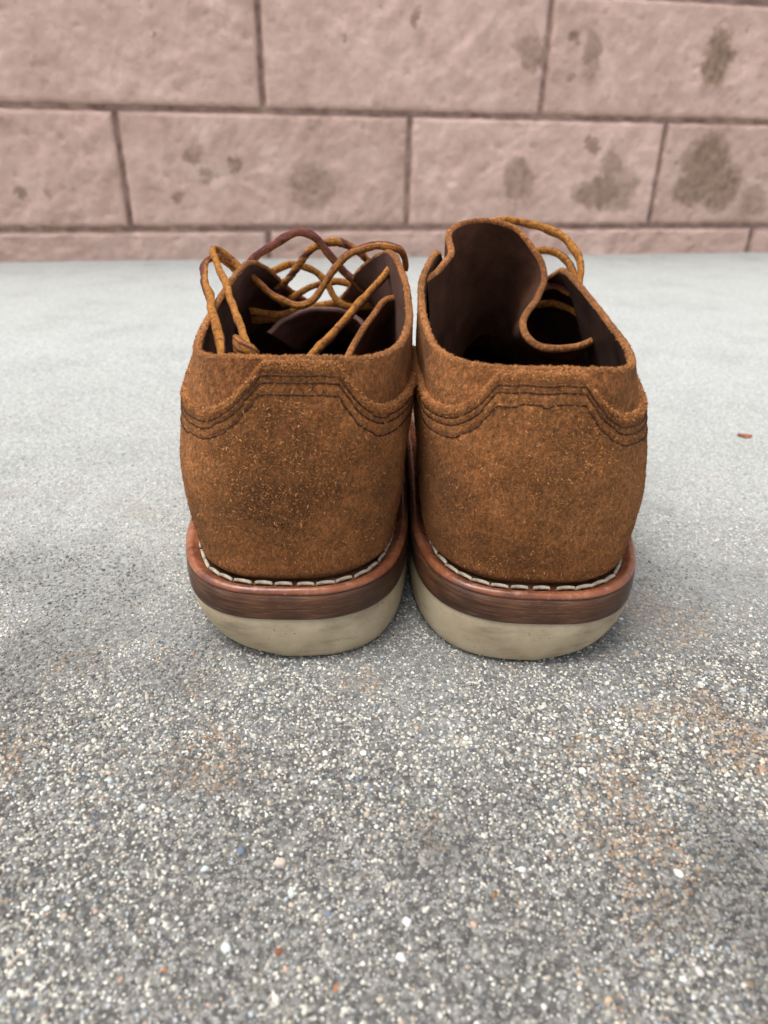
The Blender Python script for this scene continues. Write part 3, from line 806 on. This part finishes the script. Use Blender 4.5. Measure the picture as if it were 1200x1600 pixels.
# ------------------------------------------------------------------ exposed aggregate in the slab
def aggregate():
    nn = 560000
    Y = .012+.62*rng.random(nn)**1.6; xi = rng.uniform(-1, 1, nn); hw = .135+.52*(Y-.012); X = .01+xi*hw
    # even cover near the camera, thinning out towards the wall
    pdf = 1/(1.6*.62*((Y-.012)/.62+1e-4)**(.6/1.6))/(2*hw)
    want = np.clip(1.25-2.3*np.clip(Y-.19, 0, 1), .20, 1.25)*(1-sstep(.36, .58, Y+rng.normal(0, .03, nn)))*1.15e6
    want *= (1-sstep(.68, 1.0, np.abs(xi)))*sstep(.012, .06, Y)
    keep = rng.random(nn) < want/(nn*pdf)
    for (cx, cy) in ((-.034, .1918), (.0545, .1918)):
        keep &= ~((np.abs(X-cx) < .034) & (Y > cy+.03) & (Y < cy+.26))
    X, Y = X[keep], Y[keep]; n = len(X)
    r = np.clip(rng.lognormal(math.log(.00036), .36, n), .00022, .0012)
    dens = np.array([mnoise.noise(Vector((x*16, y*16, 7)))+.6*mnoise.noise(Vector((x*45, y*45, 2))) for x, y in zip(X, Y)])
    r *= np.clip(1+.25*dens, .6, 1.4)
    asp = rng.uniform(.65, 1.0, n); ang = rng.uniform(0, 2*np.pi, n)
    hgt = r*rng.uniform(.50, .95, n); sink = r*rng.uniform(.0, .25, n)
    K = 5
    a = np.linspace(0, 2*np.pi, K, endpoint=False)
    jit = rng.uniform(.8, 1.2, (n, K))
    def ringp(rad, zz, j):
        lx = np.cos(a)[None]*rad*j; ly = np.sin(a)[None]*rad*j*asp[:, None]
        c, s = np.cos(ang)[:, None], np.sin(ang)[:, None]
        return np.stack([X[:, None]+lx*c-ly*s, Y[:, None]+lx*s+ly*c, np.broadcast_to(zz[:, None], (n, K))], -1)
    r0 = ringp(r[:, None], -r*.3-sink*0, jit)
    r1 = ringp(r[:, None]*.82, hgt*.62-sink, jit*rng.uniform(.92, 1.08, (n, K)))
    tp = np.stack([X+rng.normal(0, .1, n)*r, Y+rng.normal(0, .1, n)*r, hgt-sink], -1)[:, None]
    V = np.concatenate([r0, r1, tp], 1).reshape(-1, 3); B = (2*K+1)
    b = (np.arange(n)*B)[:, None]; j = np.arange(K)[None]; j2 = (j+1) % K
    # grains too small to show a shoulder are single domes, the others get a rounded top
    bg_ = r > .00040; s_ = ~bg_; nb, n_s = bg_.sum(), s_.sum()
    q = np.stack([b+j, b+j2, b+K+j2, b+K+j], -1)[bg_].reshape(-1, 4)
    t = np.stack([b+K+j, b+K+j2, np.broadcast_to(b+2*K, (n, K))], -1)[bg_].reshape(-1, 3)
    t2 = np.stack([b+K+j, b+K+j2, np.broadcast_to(b+2*K, (n, K))], -1)[s_].reshape(-1, 3)
    Vr = V.reshape(n, B, 3); Vr[s_, K:2*K, 2] = (-.15*r[s_])[:, None]; Vr[s_, 2*K, 2] *= .85
    V = Vr.reshape(-1, 3); t = np.vstack([t, t2])
    pal = np.array([(.70, .68, .60), (.58, .56, .485), (.46, .44, .37), (.32, .305, .26), (.175, .17, .15), (.13, .135, .145), (.17, .20, .235), (.40, .44, .46), (.48, .40, .30), (.52, .36, .27), (.09, .09, .095)])
    w = np.array([.13, .19, .19, .15, .11, .08, .04, .05, .05, .012, .04]); w /= w.sum()
    C = pal[rng.choice(len(pal), n, p=w)]*rng.uniform(.70, 1.02, (n, 1))
    st = np.array([mnoise.fractal(Vector((x*24, y*24, 13)), .9, 2, 4) for x, y in zip(X, Y)])
    bias = .40*sstep(.0, .10, X)*sstep(.30, .12, Y) if False else .40*sstep(.0, .10, X)*(1-sstep(.16, .34, Y))
    rust = ((rng.random(n) < .75*sstep(.22, .80, st+bias))*rng.uniform(.4, 1, n))[:, None]
    C = C*(1-rust*.75)+np.array([.30, .15, .045])*rust*.75
    dk = np.array([mnoise.fractal(Vector((x*13, y*13, 31)), .8, 2, 4) for x, y in zip(X, Y)])
    C *= (1-.60*sstep(.05, .60, dk))[:, None]
    sk = (.66*sstep(.19, .40, Y))[:, None]
    C = C*(1-sk)+np.array([.43, .445, .43])*rng.uniform(.75, 1.2, (n, 1))*sk      # grains turn paler towards the wall
    C = np.hstack([C, np.ones((n, 1))])
    me = mesh_np('aggregate', V, [q, t])
    ca = me.color_attributes.new('col', 'FLOAT_COLOR', 'POINT')
    ca.data.foreach_set('color', np.repeat(C, B, 0).astype(np.float32).ravel())
    o = link('aggregate', me, mat_attr('sand_grains', .75, .35, bumpscale=2500), ground)
    o['kind'] = 'stuff'
    print('grains', n)
aggregate()

# single larger stones that show in the slab surface
PEBBLES = [(353, 1482, 10, (.60, .66, .64)), (435, 1487, 8, (.22, .085, .045)), (437, 1348, 10, (.58, .47, .39)), (320, 1358, 7, (.55, .62, .66)),
           (256, 1516, 5, (.42, .18, .06)), (222, 1262, 7, (.60, .62, .60)), (246, 1266, 6, (.66, .58, .48)), (455, 1396, 8, (.58, .62, .60)),
           (636, 1441, 9, (.74, .74, .72)), (626, 1496, 9, (.72, .72, .70)), (1093, 1519, 8, (.66, .58, .55)), (815, 1359, 7, (.66, .66, .64)),
           (740, 1444, 6, (.60, .40, .28)), (660, 1343, 8, (.30, .29, .27)), (376, 1329, 8, (.14, .18, .24)), (1068, 1530, 6, (.70, .70, .68)),
           (1060, 1365, 9, (.68, .69, .66)), (525, 1543, 6, (.40, .17, .08)), (329, 1517, 6, (.70, .71, .70)), (512, 1428, 7, (.17, .21, .28))]
def peb_mesh(sd):
    r_ = random.Random(sd); K = 9; V = []; a0 = r_.uniform(0, 6)
    rad = [r_.uniform(.72, 1.12) for _ in range(K)]
    for f, z in ((1.0, -.35), (1.0, .06), (.86, .28), (.52, .42)):
        for k in range(K):
            t = a0+2*math.pi*k/K; V.append((math.cos(t)*rad[k]*f*1.15, math.sin(t)*rad[k]*f*.85, z+r_.uniform(-.03, .03)))
    V.append((0, 0, .45)); F = grid_faces(1, 1)[:0]
    q = np.array([[r*K+k, r*K+(k+1) % K, (r+1)*K+(k+1) % K, (r+1)*K+k] for r in range(3) for k in range(K)])
    t = np.array([[3*K+k, 3*K+(k+1) % K, 4*K] for k in range(K)])
    return mesh_np('pebble', V, [q, t])
def mat_pebble(c):
    b = MB('pebble_stone')
    col = b.mix(b.noise(2.5, 4), tuple(x*.75 for x in c), tuple(min(.8, x*1.12) for x in c))
    return b.set(col, .6, b.bump(b.noise(6, 4), .4, .1), .4)
for i, (px, py, rp_, c) in enumerate(PEBBLES):
    v = CF + (px-600)/FPX*CR + (py-800)/FPX*CD
    t = -CAM_H/v[2]
    o = link('pebble', peb_mesh(i), mat_pebble(c), ground)
    o.location = (v[0]*t, v[1]*t, 0); sc = rp_*t/FPX*.95
    o.scale = (sc, sc, sc); o.rotation_euler = (0, 0, random.uniform(0, 6))

# ------------------------------------------------------------------ litter on the slab
def mat_leaf():
    b = MB('dry_leaf')
    c = b.ramp(b.noise(300, 3), [(.3, (.16, .055, .03)), (.7, (.32, .13, .07))])
    return b.set(c, .8, b.bump(b.noise(600, 3), .4, .0005), .2)
def leaf_bit():
    n, m = 9, 5; G = np.zeros((n, m, 3))
    for i in range(n):
        u = i/(n-1)*2-1; w = .0022*math.sqrt(max(0.02, 1-u*u))*(1+.25*math.sin(5*u))
        for j in range(m):
            v = j/(m-1)*2-1
            G[i, j] = (u*.0042, v*w, .0012+.0014*(1-v*v)+.0007*u*v)
    Vt = np.vstack([G.reshape(-1, 3), G.reshape(-1, 3)-[0, 0, .0003]])
    return mesh_np('leaf_fragment', Vt, [grid_faces(n, m), grid_faces(n, m, off=n*m, flip=True)])
lf = link('leaf_fragment', leaf_bit(), mat_leaf())
q = at(1163, 683, .4154); lf.location = (q[0], q[1], -.0004); lf.rotation_euler = (0, 0, -.35)
lf['label'] = 'tiny curled reddish brown leaf fragment lying alone on the concrete'; lf['category'] = 'leaf'
